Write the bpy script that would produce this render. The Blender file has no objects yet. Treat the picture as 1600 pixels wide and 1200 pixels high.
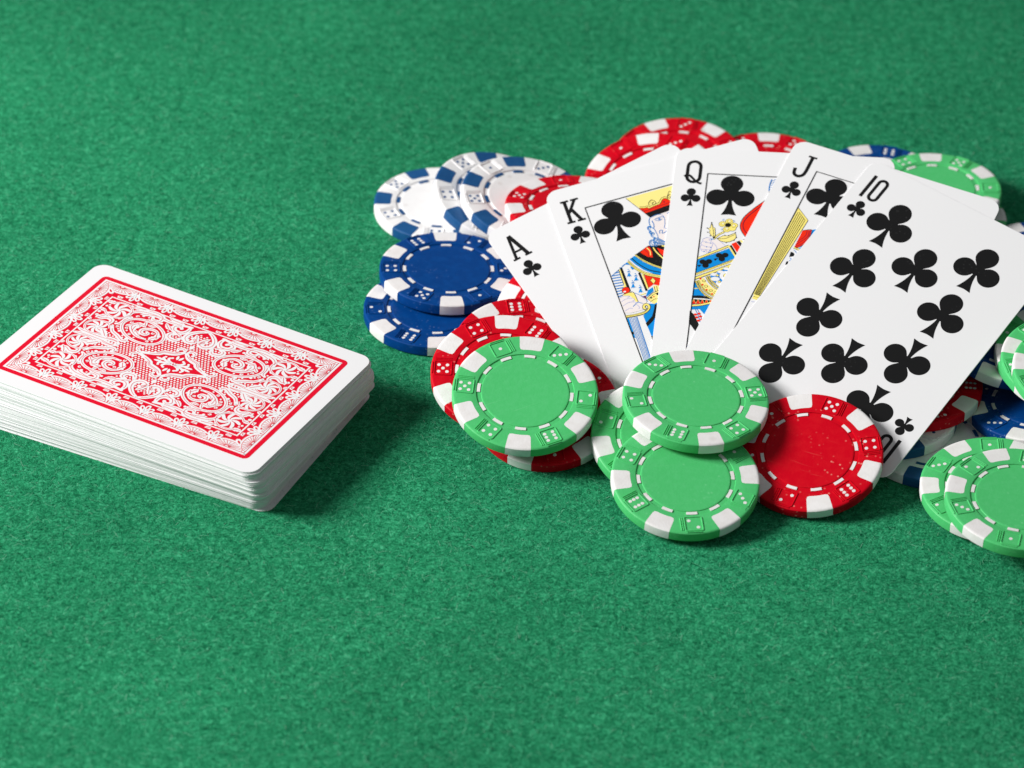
import bpy, bmesh, math, random
import numpy as np
from mathutils import Matrix, Vector

# ------------------------------------------------------------------ camera, light, exposure
S = bpy.context.scene
col = S.collection
MM = 0.001
OX, OY = 30.0, 850.0                       # all measurements in mm, moved so the group sits near the origin
F_PX, PITCH, ROLL, CAM_H = 5899.0, math.radians(35.35), math.radians(2.45), 597.9
V = lambda *a: np.array(a, float)
FW = V(0, math.cos(PITCH), -math.sin(PITCH)); RT0 = V(1, 0, 0); UP0 = np.cross(RT0, FW)
RT = math.cos(ROLL) * RT0 + math.sin(ROLL) * UP0
UP = -math.sin(ROLL) * RT0 + math.cos(ROLL) * UP0
CAM = V(0, 0, CAM_H)
def w(p):                                   # mm, survey frame -> metres, scene frame
    return Vector(((p[0] - OX) * MM, (p[1] - OY) * MM, p[2] * MM))

cam_d = bpy.data.cameras.new('camera'); cam = bpy.data.objects.new('camera', cam_d); col.objects.link(cam)
M = Matrix.Identity(4)
for i, ax in enumerate((RT, UP, -FW)):
    for r in range(3): M[r][i] = ax[r]
M.translation = w(CAM)
cam.matrix_world = M
cam_d.sensor_width = 36.0; cam_d.lens = F_PX / 1600 * 36.0
cam_d.clip_start = 0.05; cam_d.clip_end = 20
cam_d.dof.use_dof = True; cam_d.dof.focus_distance = 1.010; cam_d.dof.aperture_fstop = 17.0
S.camera = cam

W_ = bpy.data.worlds.new('World'); S.world = W_; W_.use_nodes = True
bg = W_.node_tree.nodes['Background']; bg.inputs[0].default_value = (0.93, 0.97, 1.0, 1); bg.inputs[1].default_value = 0.19

def area(name, loc, target, size, power, color):
    l = bpy.data.lights.new(name, 'AREA'); l.shape = 'RECTANGLE'; l.size = size[0]; l.size_y = size[1]
    l.energy = power; l.color = color
    o = bpy.data.objects.new(name, l); col.objects.link(o)
    o.location = loc; o.rotation_euler = (Vector(target) - Vector(loc)).to_track_quat('-Z', 'Y').to_euler()
    return o
area('softbox_lamp', (-1.36, -0.10, 0.86), (0.02, 0, 0), (0.50, 0.50), 44.0, (1.0, 0.985, 0.96))

S.view_settings.view_transform = 'Standard'; S.view_settings.look = 'None'
S.view_settings.exposure = 0.0; S.view_settings.gamma = 1.0
S.view_settings.use_curve_mapping = False
S.render.engine = 'CYCLES'
rnd = random.Random(7)

# ------------------------------------------------------------------ materials
def mat(name, rgb, rough=0.45, spec=0.5, noise=None, bump=None, specks=None, scratch=None):
    m = bpy.data.materials.new(name); m.use_nodes = True
    nt = m.node_tree; b = nt.nodes['Principled BSDF']
    b.inputs['Base Color'].default_value = (*rgb, 1); b.inputs['Roughness'].default_value = rough
    b.inputs['Specular IOR Level'].default_value = spec
    tc = nt.nodes.new('ShaderNodeTexCoord'); oi = nt.nodes.new('ShaderNodeObjectInfo')
    off = nt.nodes.new('ShaderNodeVectorMath'); off.operation = 'ADD'
    mul = nt.nodes.new('ShaderNodeVectorMath'); mul.operation = 'SCALE'; mul.inputs['Scale'].default_value = 1.0
    cmb = nt.nodes.new('ShaderNodeCombineXYZ')
    nt.links.new(oi.outputs['Random'], cmb.inputs[0]); nt.links.new(oi.outputs['Random'], cmb.inputs[1])
    nt.links.new(cmb.outputs[0], mul.inputs[0])
    nt.links.new(tc.outputs['Object'], off.inputs[0]); nt.links.new(mul.outputs[0], off.inputs[1])
    co = off.outputs[0]
    last = None
    def mixin(fac, rgb2, prev):
        mx = nt.nodes.new('ShaderNodeMix'); mx.data_type = 'RGBA'
        if prev is None: mx.inputs[6].default_value = (*rgb, 1)
        else: nt.links.new(prev, mx.inputs[6])
        mx.inputs[7].default_value = (*rgb2, 1); nt.links.new(fac, mx.inputs[0])
        return mx.outputs[2]
    def ramp(sock, lo, hi, top=1.0):
        r = nt.nodes.new('ShaderNodeMapRange'); r.inputs[1].default_value = lo; r.inputs[2].default_value = hi
        r.inputs[4].default_value = top; nt.links.new(sock, r.inputs[0]); return r.outputs[0]
    if noise:                              # (scale, colour, strength)
        n = nt.nodes.new('ShaderNodeTexNoise'); n.inputs['Scale'].default_value = noise[0]; n.inputs['Detail'].default_value = 6
        nt.links.new(co, n.inputs['Vector'])
        last = mixin(ramp(n.outputs[0], 0.42, 0.68, noise[2]), noise[1], last)
    if specks:                             # dust: (scale, colour, strength)
        n = nt.nodes.new('ShaderNodeTexVoronoi'); n.inputs['Scale'].default_value = specks[0]
        nt.links.new(co, n.inputs['Vector'])
        n2 = nt.nodes.new('ShaderNodeTexNoise'); n2.inputs['Scale'].default_value = specks[0] * 0.12; nt.links.new(co, n2.inputs['Vector'])
        a = ramp(n.outputs['Distance'], 0.22, 0.08, specks[2]); c2 = ramp(n2.outputs[0], 0.46, 0.66)
        mm = nt.nodes.new('ShaderNodeMath'); mm.operation = 'MULTIPLY'; nt.links.new(a, mm.inputs[0]); nt.links.new(c2, mm.inputs[1])
        last = mixin(mm.outputs[0], specks[1], last)
    if scratch:                            # fine handling scratches: (colour, strength)
        mp = nt.nodes.new('ShaderNodeMapping'); mp.inputs['Scale'].default_value = (60, 1400, 400); mp.inputs['Rotation'].default_value = (0, 0, 0.6)
        nt.links.new(co, mp.inputs[0])
        n = nt.nodes.new('ShaderNodeTexNoise'); n.inputs['Scale'].default_value = 1.0; n.inputs['Detail'].default_value = 3; n.inputs['Distortion'].default_value = 1.2
        nt.links.new(mp.outputs[0], n.inputs['Vector'])
        last = mixin(ramp(n.outputs[0], 0.66, 0.74, scratch[1]), scratch[0], last)
    if last is not None: nt.links.new(last, b.inputs['Base Color'])
    if bump:                               # (scale, distance)
        n = nt.nodes.new('ShaderNodeTexNoise'); n.inputs['Scale'].default_value = bump[0]; n.inputs['Detail'].default_value = 4
        nt.links.new(co, n.inputs['Vector'])
        bp = nt.nodes.new('ShaderNodeBump'); bp.inputs['Strength'].default_value = 0.6; bp.inputs['Distance'].default_value = bump[1]
        nt.links.new(n.outputs[0], bp.inputs['Height']); nt.links.new(bp.outputs[0], b.inputs['Normal'])
    return m

MT = {
 'g': mat('green_plastic', (0.070, 0.505, 0.155), 0.50, 0.26, (700, (0.09, 0.535, 0.185), 0.55), (1800, 0.00006), (500, (0.25, 0.68, 0.36), 0.3), ((0.25, 0.68, 0.36), 0.22)),
 'r': mat('red_plastic', (0.560, 0.000, 0.010), 0.5, 0.10, (500, (0.61, 0.006, 0.014), 0.55), (1800, 0.00006), (620, (0.80, 0.34, 0.28), 0.75), ((0.8, 0.2, 0.16), 0.12)),
 'b': mat('blue_plastic', (0.000, 0.042, 0.200), 0.5, 0.10, (500, (0.001, 0.058, 0.25), 0.6), (1800, 0.00006), (700, (0.25, 0.36, 0.58), 0.45), ((0.12, 0.22, 0.46), 0.2)),
 'w': mat('white_plastic', (0.86, 0.85, 0.855), 0.48, 0.35, (400, (0.82, 0.805, 0.81), 0.6), (1800, 0.00005), (200, (0.55, 0.5, 0.45), 0.35)),
 'insert_w': mat('white_inlay', (0.79, 0.77, 0.77), 0.5, 0.35, (450, (0.73, 0.70, 0.69), 0.7), (1800, 0.00005), (160, (0.42, 0.36, 0.30), 0.5)),
 'insert_b': mat('blue_inlay', (0.008, 0.075, 0.225), 0.45, 0.25, (500, (0.016, 0.10, 0.27), 0.5), (1800, 0.00005)),
 'card': mat('card_stock', (0.79, 0.785, 0.80), 0.42, 0.40, None, (2600, 0.000010)),
 'edge': mat('card_edge', (0.80, 0.79, 0.80), 0.8, 0.15, (900, (0.74, 0.73, 0.745), 0.8)),
 'black': mat('black_ink', (0.006, 0.006, 0.0065), 0.5, 0.22, None, None, (900, (0.15, 0.15, 0.15), 0.2)),
 'red': mat('red_ink', (0.82, 0.022, 0.003), 0.45, 0.25),
 'backred': mat('crimson_ink', (0.70, 0.0, 0.022), 0.45, 0.25),
 'yellow': mat('yellow_ink', (0.90, 0.76, 0.19), 0.42, 0.4),
 'paleyellow': mat('pale_yellow_ink', (0.90, 0.77, 0.25), 0.42, 0.4),
 'blue': mat('blue_ink', (0.001, 0.24, 0.66), 0.45, 0.25),
 'lineblue': mat('line_blue_ink', (0.02, 0.20, 0.56), 0.42, 0.4),
 'mauve': mat('mauve_ink', (0.38, 0.40, 0.68), 0.42, 0.4),
 'skin': mat('pale_pink_ink', (0.82, 0.745, 0.735), 0.42, 0.4),
 'maroon': mat('maroon_ink', (0.16, 0.004, 0.03), 0.42, 0.4),
 'white': mat('print_white', (0.80, 0.795, 0.81), 0.42, 0.4),
}

def felt_material(fibre=False):
    m = bpy.data.materials.new('felt_fibre' if fibre else 'felt'); m.use_nodes = True
    nt = m.node_tree; b = nt.nodes['Principled BSDF']
    b.inputs['Roughness'].default_value = 0.95; b.inputs['Specular IOR Level'].default_value = 0.0
    r = nt.nodes.new('ShaderNodeValToRGB')
    if fibre:
        g = nt.nodes.new('ShaderNodeNewGeometry'); nt.links.new(g.outputs['Random Per Island'], r.inputs[0])
        stops = ((0.0, (0.008, 0.100, 0.044)), (0.38, (0.021, 0.265, 0.118)), (0.70, (0.050, 0.40, 0.195)), (0.95, (0.10, 0.52, 0.29)), (1.0, (0.34, 0.68, 0.50)))
    else:
        tc = nt.nodes.new('ShaderNodeTexCoord')
        n1 = nt.nodes.new('ShaderNodeTexNoise'); n1.inputs['Scale'].default_value = 1000; n1.inputs['Detail'].default_value = 7; n1.inputs['Roughness'].default_value = 0.68; n1.inputs['Distortion'].default_value = 0.8
        n2 = nt.nodes.new('ShaderNodeTexNoise'); n2.inputs['Scale'].default_value = 330; n2.inputs['Detail'].default_value = 5
        n3 = nt.nodes.new('ShaderNodeTexNoise'); n3.inputs['Scale'].default_value = 1700; n3.inputs['Detail'].default_value = 3
        for n in (n1, n2, n3): nt.links.new(tc.outputs['Object'], n.inputs['Vector'])
        a = nt.nodes.new('ShaderNodeMath'); a.operation = 'MULTIPLY_ADD'; a.inputs[1].default_value = 0.35
        nt.links.new(n2.outputs[0], a.inputs[0]); nt.links.new(n1.outputs[0], a.inputs[2])
        a2 = nt.nodes.new('ShaderNodeMath'); a2.operation = 'MULTIPLY_ADD'; a2.inputs[1].default_value = 0.3
        nt.links.new(n3.outputs[0], a2.inputs[0]); nt.links.new(a.outputs[0], a2.inputs[2])
        mr = nt.nodes.new('ShaderNodeMapRange'); mr.inputs[1].default_value = 0.66; mr.inputs[2].default_value = 1.02
        nt.links.new(a2.outputs[0], mr.inputs[0]); nt.links.new(mr.outputs[0], r.inputs[0])
        stops = ((0.0, (0.006, 0.105, 0.045)), (0.40, (0.017, 0.225, 0.098)), (0.72, (0.038, 0.350, 0.165)), (1.0, (0.09, 0.49, 0.265)))
        bp = nt.nodes.new('ShaderNodeBump'); bp.inputs['Strength'].default_value = 0.9; bp.inputs['Distance'].default_value = 0.0005
        nt.links.new(a2.outputs[0], bp.inputs['Height']); nt.links.new(bp.outputs[0], b.inputs['Normal'])
    e = r.color_ramp.elements
    while len(e) < len(stops): e.new(0.5)
    for el, (p, c) in zip(e, stops): el.position = p; el.color = (*c, 1)
    tcn = nt.nodes.new('ShaderNodeTexCoord'); acc = None
    for sc, amt in ((6.0, 0.34), (45.0, 0.10)):
        nn = nt.nodes.new('ShaderNodeTexNoise'); nn.inputs['Scale'].default_value = sc; nn.inputs['Detail'].default_value = 3
        nt.links.new(tcn.outputs['Object'], nn.inputs['Vector'])
        q = nt.nodes.new('ShaderNodeMapRange'); q.inputs[1].default_value = 0.3; q.inputs[2].default_value = 0.7
        q.inputs[3].default_value = 0.985 - amt / 2; q.inputs[4].default_value = 0.985 + amt / 2
        nt.links.new(nn.outputs[0], q.inputs[0])
        if acc is None: acc = q.outputs[0]
        else:
            mu = nt.nodes.new('ShaderNodeMath'); mu.operation = 'MULTIPLY'; nt.links.new(acc, mu.inputs[0]); nt.links.new(q.outputs[0], mu.inputs[1]); acc = mu.outputs[0]
    vm = nt.nodes.new('ShaderNodeVectorMath'); vm.operation = 'SCALE'
    nt.links.new(r.outputs[0], vm.inputs[0]); nt.links.new(acc, vm.inputs['Scale'])
    nt.links.new(vm.outputs[0], b.inputs['Base Color'])
    return m

# ------------------------------------------------------------------ helpers
def link(name, me, parent=None, mats=()):
    o = bpy.data.objects.new(name, me); col.objects.link(o)
    if parent is not None: o.parent = parent
    if me is not None:
        for m in mats:
            if m.name not in [x.name for x in me.materials if x]: me.materials.append(m)
    return o
def tag(o, label, cat, group=None, kind=None):
    if label: o['label'] = label
    if cat: o['category'] = cat
    if group: o['group'] = group
    if kind: o['kind'] = kind
    return o
def mesh(name, verts, faces, material=None, smooth=None):
    me = bpy.data.meshes.new(name); me.from_pydata([tuple(v) for v in verts], [], faces); me.update()
    if material: me.materials.append(material)
    if smooth is not None:
        for p in me.polygons: p.use_smooth = True
        me.set_sharp_from_angle(angle=math.radians(smooth))
    return me
def axes(tx, ty, psi=0.0):
    n = V(math.sin(tx), math.sin(ty), 0); n[2] = math.sqrt(1 - n[0]**2 - n[1]**2)
    u = V(1, 0, 0) - n * n[0]; u /= np.linalg.norm(u); v = np.cross(n, u)
    c, s = math.cos(psi), math.sin(psi)
    return n, c * u + s * v, -s * u + c * v
def frame_matrix(p, n, e, g):
    m = Matrix.Identity(4)
    for i, ax in enumerate((e, g, n)):
        for r in range(3): m[r][i] = ax[r]
    m.translation = w(p)
    return m

# ------------------------------------------------------------------ table felt
me = mesh('felt_table', [(-2, -1.2, 0), (2, -1.2, 0), (2, 2.4, 0), (-2, 2.4, 0)], [(0, 1, 2, 3)], felt_material())
felt = link('felt_table', me); tag(felt, 'green felt table top with fine woolly fibres', None, kind='structure')

def felt_fibres(n_fib):
    rg = np.random.default_rng(3)
    ys = rg.uniform(672, 1075, n_fib * 2)
    d = (ys * FW[1] + (0 - CAM_H) * FW[2]); half = 830 / F_PX * d
    xs = rg.uniform(-1, 1, n_fib * 2) * 172
    keep = np.abs(xs) < half + 12
    xs, ys = xs[keep][:n_fib], ys[keep][:n_fib]; k = len(xs)
    th = rg.uniform(0, 2 * np.pi, k); ln = rg.uniform(0.7, 2.8, k); bend = rg.normal(0, 0.5, k)
    wd = rg.uniform(0.03, 0.07, k); zt = rg.uniform(0.06, 0.38, k)
    P = np.zeros((k, 3, 2, 3))
    a = th
    x, y = xs.copy(), ys.copy()
    for j, (t, z) in enumerate(((0, 0.02), (0.5, 1.0), (1, 0.35))):
        dx, dy = np.cos(a), np.sin(a)
        if j: x = x + dx * ln * 0.5; y = y + dy * ln * 0.5
        zz = 0.01 + zt * z
        for s_, sg in enumerate((-1, 1)):
            P[:, j, s_, 0] = x - dy * wd * 0.5 * sg; P[:, j, s_, 1] = y + dx * wd * 0.5 * sg; P[:, j, s_, 2] = zz
        a = a + bend
    P[..., 0] -= OX; P[..., 1] -= OY
    P = (P * MM).reshape(-1, 3)
    base = np.arange(k)[:, None] * 6
    q = np.concatenate([base + np.array([[0, 2, 3, 1]]), base + np.array([[2, 4, 5, 3]])], 1).reshape(-1, 4)
    me = bpy.data.meshes.new('felt_fibres')
    me.vertices.add(len(P)); me.vertices.foreach_set('co', P.astype(np.float32).ravel())
    me.loops.add(q.size); me.loops.foreach_set('vertex_index', q.astype(np.int32).ravel())
    me.polygons.add(len(q)); me.polygons.foreach_set('loop_start', np.arange(0, q.size, 4, dtype=np.int32))
    me.update(calc_edges=True)
    me.materials.append(felt_material(True))
    return me
fib = link('felt_fibres', felt_fibres(300000))
tag(fib, 'short woolly fibres standing on the green felt', 'felt', kind='stuff')

# ------------------------------------------------------------------ poker chips
R, H = 19.5, 3.3
def lathe(profile, seg=96):
    vs, fs = [], []
    rings = []
    for r, z in profile:
        if r < 1e-6: rings.append([len(vs)]); vs.append((0, 0, z * MM)); continue
        ids = []
        for k in range(seg):
            a = 2 * math.pi * k / seg
            ids.append(len(vs)); vs.append((r * math.cos(a) * MM, r * math.sin(a) * MM, z * MM))
        rings.append(ids)
    for A, B in zip(rings, rings[1:]):
        for k in range(seg):
            k2 = (k + 1) % seg
            if len(A) == 1: fs.append((A[0], B[k], B[k2]))
            elif len(B) == 1: fs.append((A[k], B[0], A[k2]))
            else: fs.append((A[k], B[k], B[k2], A[k2]))
    return vs, fs
top_prof = [(0, -0.10), (.575, -0.10), (.592, -0.09), (.600, -0.13), (.606, -0.30), (.668, -0.30), (.674, -0.04), (.682, 0.0), (.82, 0.0), (.955, 0.0), (.975, -0.03), (.990, -0.13), (.998, -0.30), (1.0, -0.55)]
prof = [(r * R, z + H) for r, z in top_prof] + [(r * R, -z) for r, z in reversed(top_prof)]
vs, fs = lathe(prof)
fs = [tuple(reversed(f)) for f in fs]
BODY = {c: mesh('chip_body', vs, [tuple(reversed(f)) for f in fs], MT[c], 32) for c in 'grbw'}

def insert_mesh(m):
    path = [(.748, .016), (.80, .016), (.88, .016), (.955, .016), (.975, -.014), (.990, -.114), (.9995, -.29), (1.0012, -.55), (1.0012, -H + .55), (.9995, -H + .29), (.990, -H + .114)]
    vs, fs = [], []; N = 8
    for i, (r, z) in enumerate(path):
        hw = 0.148 + 0.026 * min(1, (r - .748) / .25)
        if i == 0: hw -= 0.012
        ha = math.asin(hw / r)
        for k in range(N + 1):
            a = -ha + 2 * ha * k / N
            rr = r
            if i == 0 and k in (0, N): rr = r + .012
            vs.append((rr * R * math.cos(a) * MM, rr * R * math.sin(a) * MM, (z + H) * MM))
    for i in range(len(path) - 1):
        for k in range(N):
            a = i * (N + 1) + k
            fs.append((a, a + N + 1, a + N + 2, a + 1))
    return mesh('edge_insert', vs, fs, m, 35)
INS = {'c': insert_mesh(MT['insert_w']), 'w': insert_mesh(MT['insert_b'])}
def dash_mesh(m):
    vs, fs = [], []; N = 6; ha = math.radians(6.6)
    for z in (-.06, -.29):
        for r in (.616, .661):
            for k in range(N + 1):
                a = -ha + 2 * ha * k / N
                vs.append((r * R * math.cos(a) * MM, r * R * math.sin(a) * MM, (z + H) * MM))
    n = N + 1
    for k in range(N):
        fs += [(k, n + k, n + k + 1, k + 1), (k, k + 1, 2 * n + k + 1, 2 * n + k), (n + k + 1, n + k, 3 * n + k, 3 * n + k + 1)]
    fs += [(0, 2 * n, 3 * n, n), (N, n + N, 3 * n + N, 2 * n + N)]
    return mesh('ring_dash', vs, fs, m)
DASH = {'c': dash_mesh(MT['insert_w']), 'w': dash_mesh(MT['insert_b'])}

def ridge(vs, fs, pts, wd, h, closed=False):
    """raised moulding with sloping flanks along a polyline (mm)"""
    pts = [np.array(p, float) for p in pts]; n = len(pts); base = len(vs)
    for i, p in enumerate(pts):
        a = pts[i - 1] if (i or closed) else p; b = pts[(i + 1) % n] if (i < n - 1 or closed) else p
        t = b - a; t /= np.linalg.norm(t); nr = V(-t[1], t[0])
        for off, z in ((-.5, -.02), (-.22, h), (.22, h), (.5, -.02)):
            q = p + nr * off * wd; vs.append((q[0] * MM, q[1] * MM, (z + H) * MM))
    m = n if closed else n - 1
    for i in range(m):
        a = base + 4 * i; b = base + 4 * ((i + 1) % n)
        for k in range(3): fs.append((a + k, b + k, b + k + 1, a + k + 1))
    if not closed:
        fs.append((base, base + 1, base + 2, base + 3)); e = base + 4 * (n - 1); fs.append((e + 3, e + 2, e + 1, e))
def die_mesh(m):
    vs, fs = [], []; hs = .118 * R; c = .828 * R; rc = .35
    out = []
    for cx, cy, a0 in ((1, 1, 0), (-1, 1, 90), (-1, -1, 180), (1, -1, 270)):
        for k in range(4):
            a = math.radians(a0 + 30 * k); out.append((c + cx * (hs - rc) + rc * math.cos(a), cy * (hs - rc) + rc * math.sin(a)))
    ridge(vs, fs, out, .42, .20, True)
    for o_ in (.52, .95):
        if o_ > .9: continue
        ridge(vs, fs, [(c + hs + o_, -hs * .75 - .3), (c + hs + o_, hs * .8)],   .34, .18)
    for o_ in (.55, 1.05):
        ridge(vs, fs, [(c - hs * .95, -hs - o_), (c + hs * .9, -hs - o_)],   .34, .18)
    return mesh('die', vs, fs, m)
DIE = {c: die_mesh(MT[c]) for c in 'grbw'}
PIPS = {1: [(0, 0)], 2: [(-1, -1), (1, 1)], 3: [(-1, 1), (0, 0), (1, -1)], 4: [(-1, -1), (-1, 1), (1, -1), (1, 1)],
        5: [(-1, -1), (-1, 1), (1, -1), (1, 1), (0, 0)], 6: [(-1, -1), (0, -1), (1, -1), (-1, 1), (0, 1), (1, 1)]}
def pips_mesh(k, m, sg):
    vs, fs = [], []
    for a, b in PIPS[k]:
        cx, cy = (.828 + a * .058) * R, sg * b * .058 * R
        base = len(vs); n = 12
        for rr, z in ((.50, -.02), (.46, .035)):
            for j in range(n):
                t = 2 * math.pi * j / n; vs.append(((cx + rr * math.cos(t)) * MM, (cy + rr * math.sin(t)) * MM, (z + H) * MM))
        fs.append(tuple(base + n + j for j in range(n)))
        for j in range(n): fs.append((base + j, base + (j + 1) % n, base + n + (j + 1) % n, base + n + j))
    return mesh('pips', vs, fs, m)
PIPM = {(c, t): {k: pips_mesh(k, MT['insert_w' if c == 'c' else 'insert_b'], sg) for k in range(1, 7)} for c in 'cw' for t, sg in (('M', 1), ('P', -1))}

def poker_chip(p, tx, ty, ph, s0, typ, c, label, group=None):
    n, u, v = axes(tx, ty, ph)
    t = bpy.data.objects.new('poker_chip', None); col.objects.link(t); t.empty_display_size = 0.005
    t.matrix_world = frame_matrix(V(*p) - n * H, n, u, v)
    tag(t, label, 'poker chip', group)
    link('chip_body', BODY[c], t)
    ic = 'w' if c == 'w' else 'c'
    for k in range(6):
        o = link('edge_insert', INS[ic], t); o.rotation_euler.z = math.radians(60 * k)
    for k in range(12):
        o = link('ring_dash', DASH[ic], t); o.rotation_euler.z = math.radians(30 * k)
    order = [1, 5, 4, 6, 2, 3] if typ == 'P' else [1, 3, 2, 6, 4, 5]
    for i, k in enumerate(order):
        d = link('die', DIE[c], t); d.rotation_euler.z = math.radians(30 + 60 * (s0 - i))
        q = link('pips', PIPM[ic, typ][k], d); q['kind'] = 'stuff'
    return t

CHIPS = {   # centre of the upper face x, y, z (mm), lean, turn, die slot, face, colour, label
    'W1': (-22.941, 927.740, 3.45, 0.002, -0.004, -0.0648, 1, 'M', 'w', 'white poker chip with blue blocks lying flat on the felt behind the blue chips'),
    'W2': (-5.763, 925.503, 8.103, 0.221, -0.124, -0.2469, 1, 'M', 'w', 'middle one of three overlapping white poker chips, tilted over the flat one'),
    'W3': (2.384, 921.112, 10.480, 0.160, -0.093, -0.2569, 2, 'M', 'w', 'uppermost of three overlapping white poker chips, partly under a red chip and the ace'),
    'R1': (15.298, 910.601, 15.873, -0.006, 0.119, 0.2338, 1, 'M', 'r', 'red poker chip on the white chips, tucked behind the ace and king corners'),
    'B1': (-19.317, 888.181, 7.00, 0.010, 0.020, -0.4333, 5, 'P', 'b', 'blue poker chip with white blocks lying on top of another blue chip beside the ace'),
    'B2': (-22.899, 873.374, 3.45, 0.004, 0.004, -0.3886, 1, 'P', 'b', 'blue poker chip flat on the felt, half covered by another blue chip'),
    'R8': (13.283, 867.064, 9.993, -0.231, -0.278, -0.4078, 0, 'M', 'r', 'red poker chip nearly hidden under the ace, its rim showing beside the blue chips'),
    'R7': (3.057, 844.663, 10.211, 0.051, -0.225, 0.1814, 4, 'P', 'r', 'red poker chip under the ace edge, covered in front by another red chip'),
    'R5': (-2.553, 828.537, 14.432, -0.027, -0.286, 0.5016, 3, 'P', 'r', 'red poker chip directly under a single green chip, overlapping the lower blue chip'),
    'R6': (9.415, 820.530, 8.779, -0.041, -0.292, 0.1696, 4, 'P', 'r', 'lowest red poker chip under the single green chip, its rim on felt and ace'),
    'G2': (3.603, 817.629, 15.486, 0.008, -0.270, 0.4549, 1, 'M', 'g', 'green poker chip lying alone on top of the leaning red chips below the ace'),
    'G3': (48.974, 817.079, 16.757, 0.030, -0.086, -0.3168, 1, 'P', 'g', 'green poker chip on top of two green chips, overlapping the king, queen and ten'),
    'G4': (46.382, 791.866, 8.823, 0.026, -0.210, 0.1292, 0, 'M', 'g', 'green poker chip leaning to the felt, middle of the three-green pile under the cards'),
    'G5': (41.027, 809.428, 8.932, 0.058, -0.296, 0.2825, 4, 'M', 'g', 'lowest green poker chip of the three-green pile, next to the leaning red chips'),
    'R9': (79.174, 804.456, 9.515, -0.097, -0.291, -0.3939, 2, 'P', 'r', 'bright red poker chip lying on the bottom edge of the ten of clubs'),
    'G6': (127.762, 796.665, 6.888, -0.052, -0.085, 0.0065, 1, 'P', 'g', 'lower green poker chip of the pair in front of the blue and white chips'),
    'G7': (133.146, 785.682, 11.295, 0.015, -0.098, -0.2256, 4, 'M', 'g', 'upper green poker chip of the pair in front of the blue and white chips'),
    'Ra': (37.694, 933.018, 11.808, -0.143, -0.188, -0.4733, 2, 'M', 'r', 'red poker chip lying over another red chip behind the king card'),
    'Rb': (46.525, 955.345, 5.423, -0.043, -0.103, -0.1365, 2, 'M', 'r', 'red poker chip on the felt behind king and queen, partly under another red chip'),
    'R4': (73.289, 952.986, 4.143, -0.016, -0.041, 0.4887, 5, 'M', 'r', 'red poker chip alone on the felt, peeking out behind the queen of clubs'),
    'B3': (106.635, 948.173, 4.298, 0.017, -0.049, -0.1934, 4, 'M', 'b', 'blue poker chip on the felt behind the jack and ten, beside a green chip'),
    'G1': (121.556, 939.995, 8.497, -0.029, 0.017, -0.5167, 0, 'M', 'g', 'green poker chip behind the jack, lying over the edge of a blue chip'),
    'Gb': (122.912, 932.610, 3.526, -0.009, -0.007, 0.0774, 0, 'M', 'g', 'green poker chip on the felt almost hidden by the jack and another green chip'),
    'B4': (149.589+3, 912.198, 3.60, 0.0, 0.004, 0.0000, 5, 'M', 'b', 'dark blue poker chip on the felt beyond the top edge of the ten'),
    'G8a': (149.556, 840.409, 19.783, 0.015, -0.178, 0.0547, 4, 'M', 'g', 'lowest of three stacked green poker chips beside the ten, farthest under the card'),
    'G8b': (150.129, 832.066, 23.132, -0.002, -0.103, -0.3121, 1, 'M', 'g', 'middle of three stacked green poker chips beside the long edge of the ten'),
    'G8c': (152.230, 824.048, 26.2, -0.010, -0.109, -0.1304, 0, 'M', 'g', 'topmost of three stacked green poker chips beside the long edge of the ten'),
    'B5': (142.552, 833.707, 8.671, -0.107, 0.033, 0.1382, 4, 'M', 'b', 'dark blue poker chip under the three stacked greens and over a white chip'),
    'B6': (133.168, 852.328, 16.825, 0.220, -0.087, 0.2747, 0, 'M', 'b', 'shaded blue poker chip deep under the ten, below the stacked green chips'),
    'R10': (108.027, 838.223, 10.304, -0.009, -0.018, 0.4300, 2, 'M', 'r', 'dark red poker chip in the shade under the long edge of the ten'),
    'W4': (101.111, 830.033, 6.790, -0.009, -0.018, -0.1911, 5, 'M', 'w', 'shaded white poker chip under the ten with a red chip on top of it'),
    'W5': (113.198, 821.745, 3.34, 0.0, 0.0, 0.2416, 0, 'M', 'w', 'white poker chip flat on the felt, below a white chip and the green pair'),
}
GRP = 'poker chips piled under and around the fan of cards'
for k, (x, y, z, tx, ty, ph, s0, typ, c, label) in CHIPS.items():
    poker_chip((x, y, z), tx, ty, ph, s0, typ, c, label, GRP)

rs = random.Random(11)
for k in range(8):                           # the stack that the fan leans on
    poker_chip((80 + rs.uniform(-1.2, 1.2), 892 + rs.uniform(-1.2, 1.2), 3.36 + k * 3.33), 0, 0, rs.uniform(0, 6.28), k % 6, 'M', 'rbgw'[k % 4],
               'poker chip in the upright stack propping up the fan under the queen and jack', 'chips stacked under the card fan')

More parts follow.
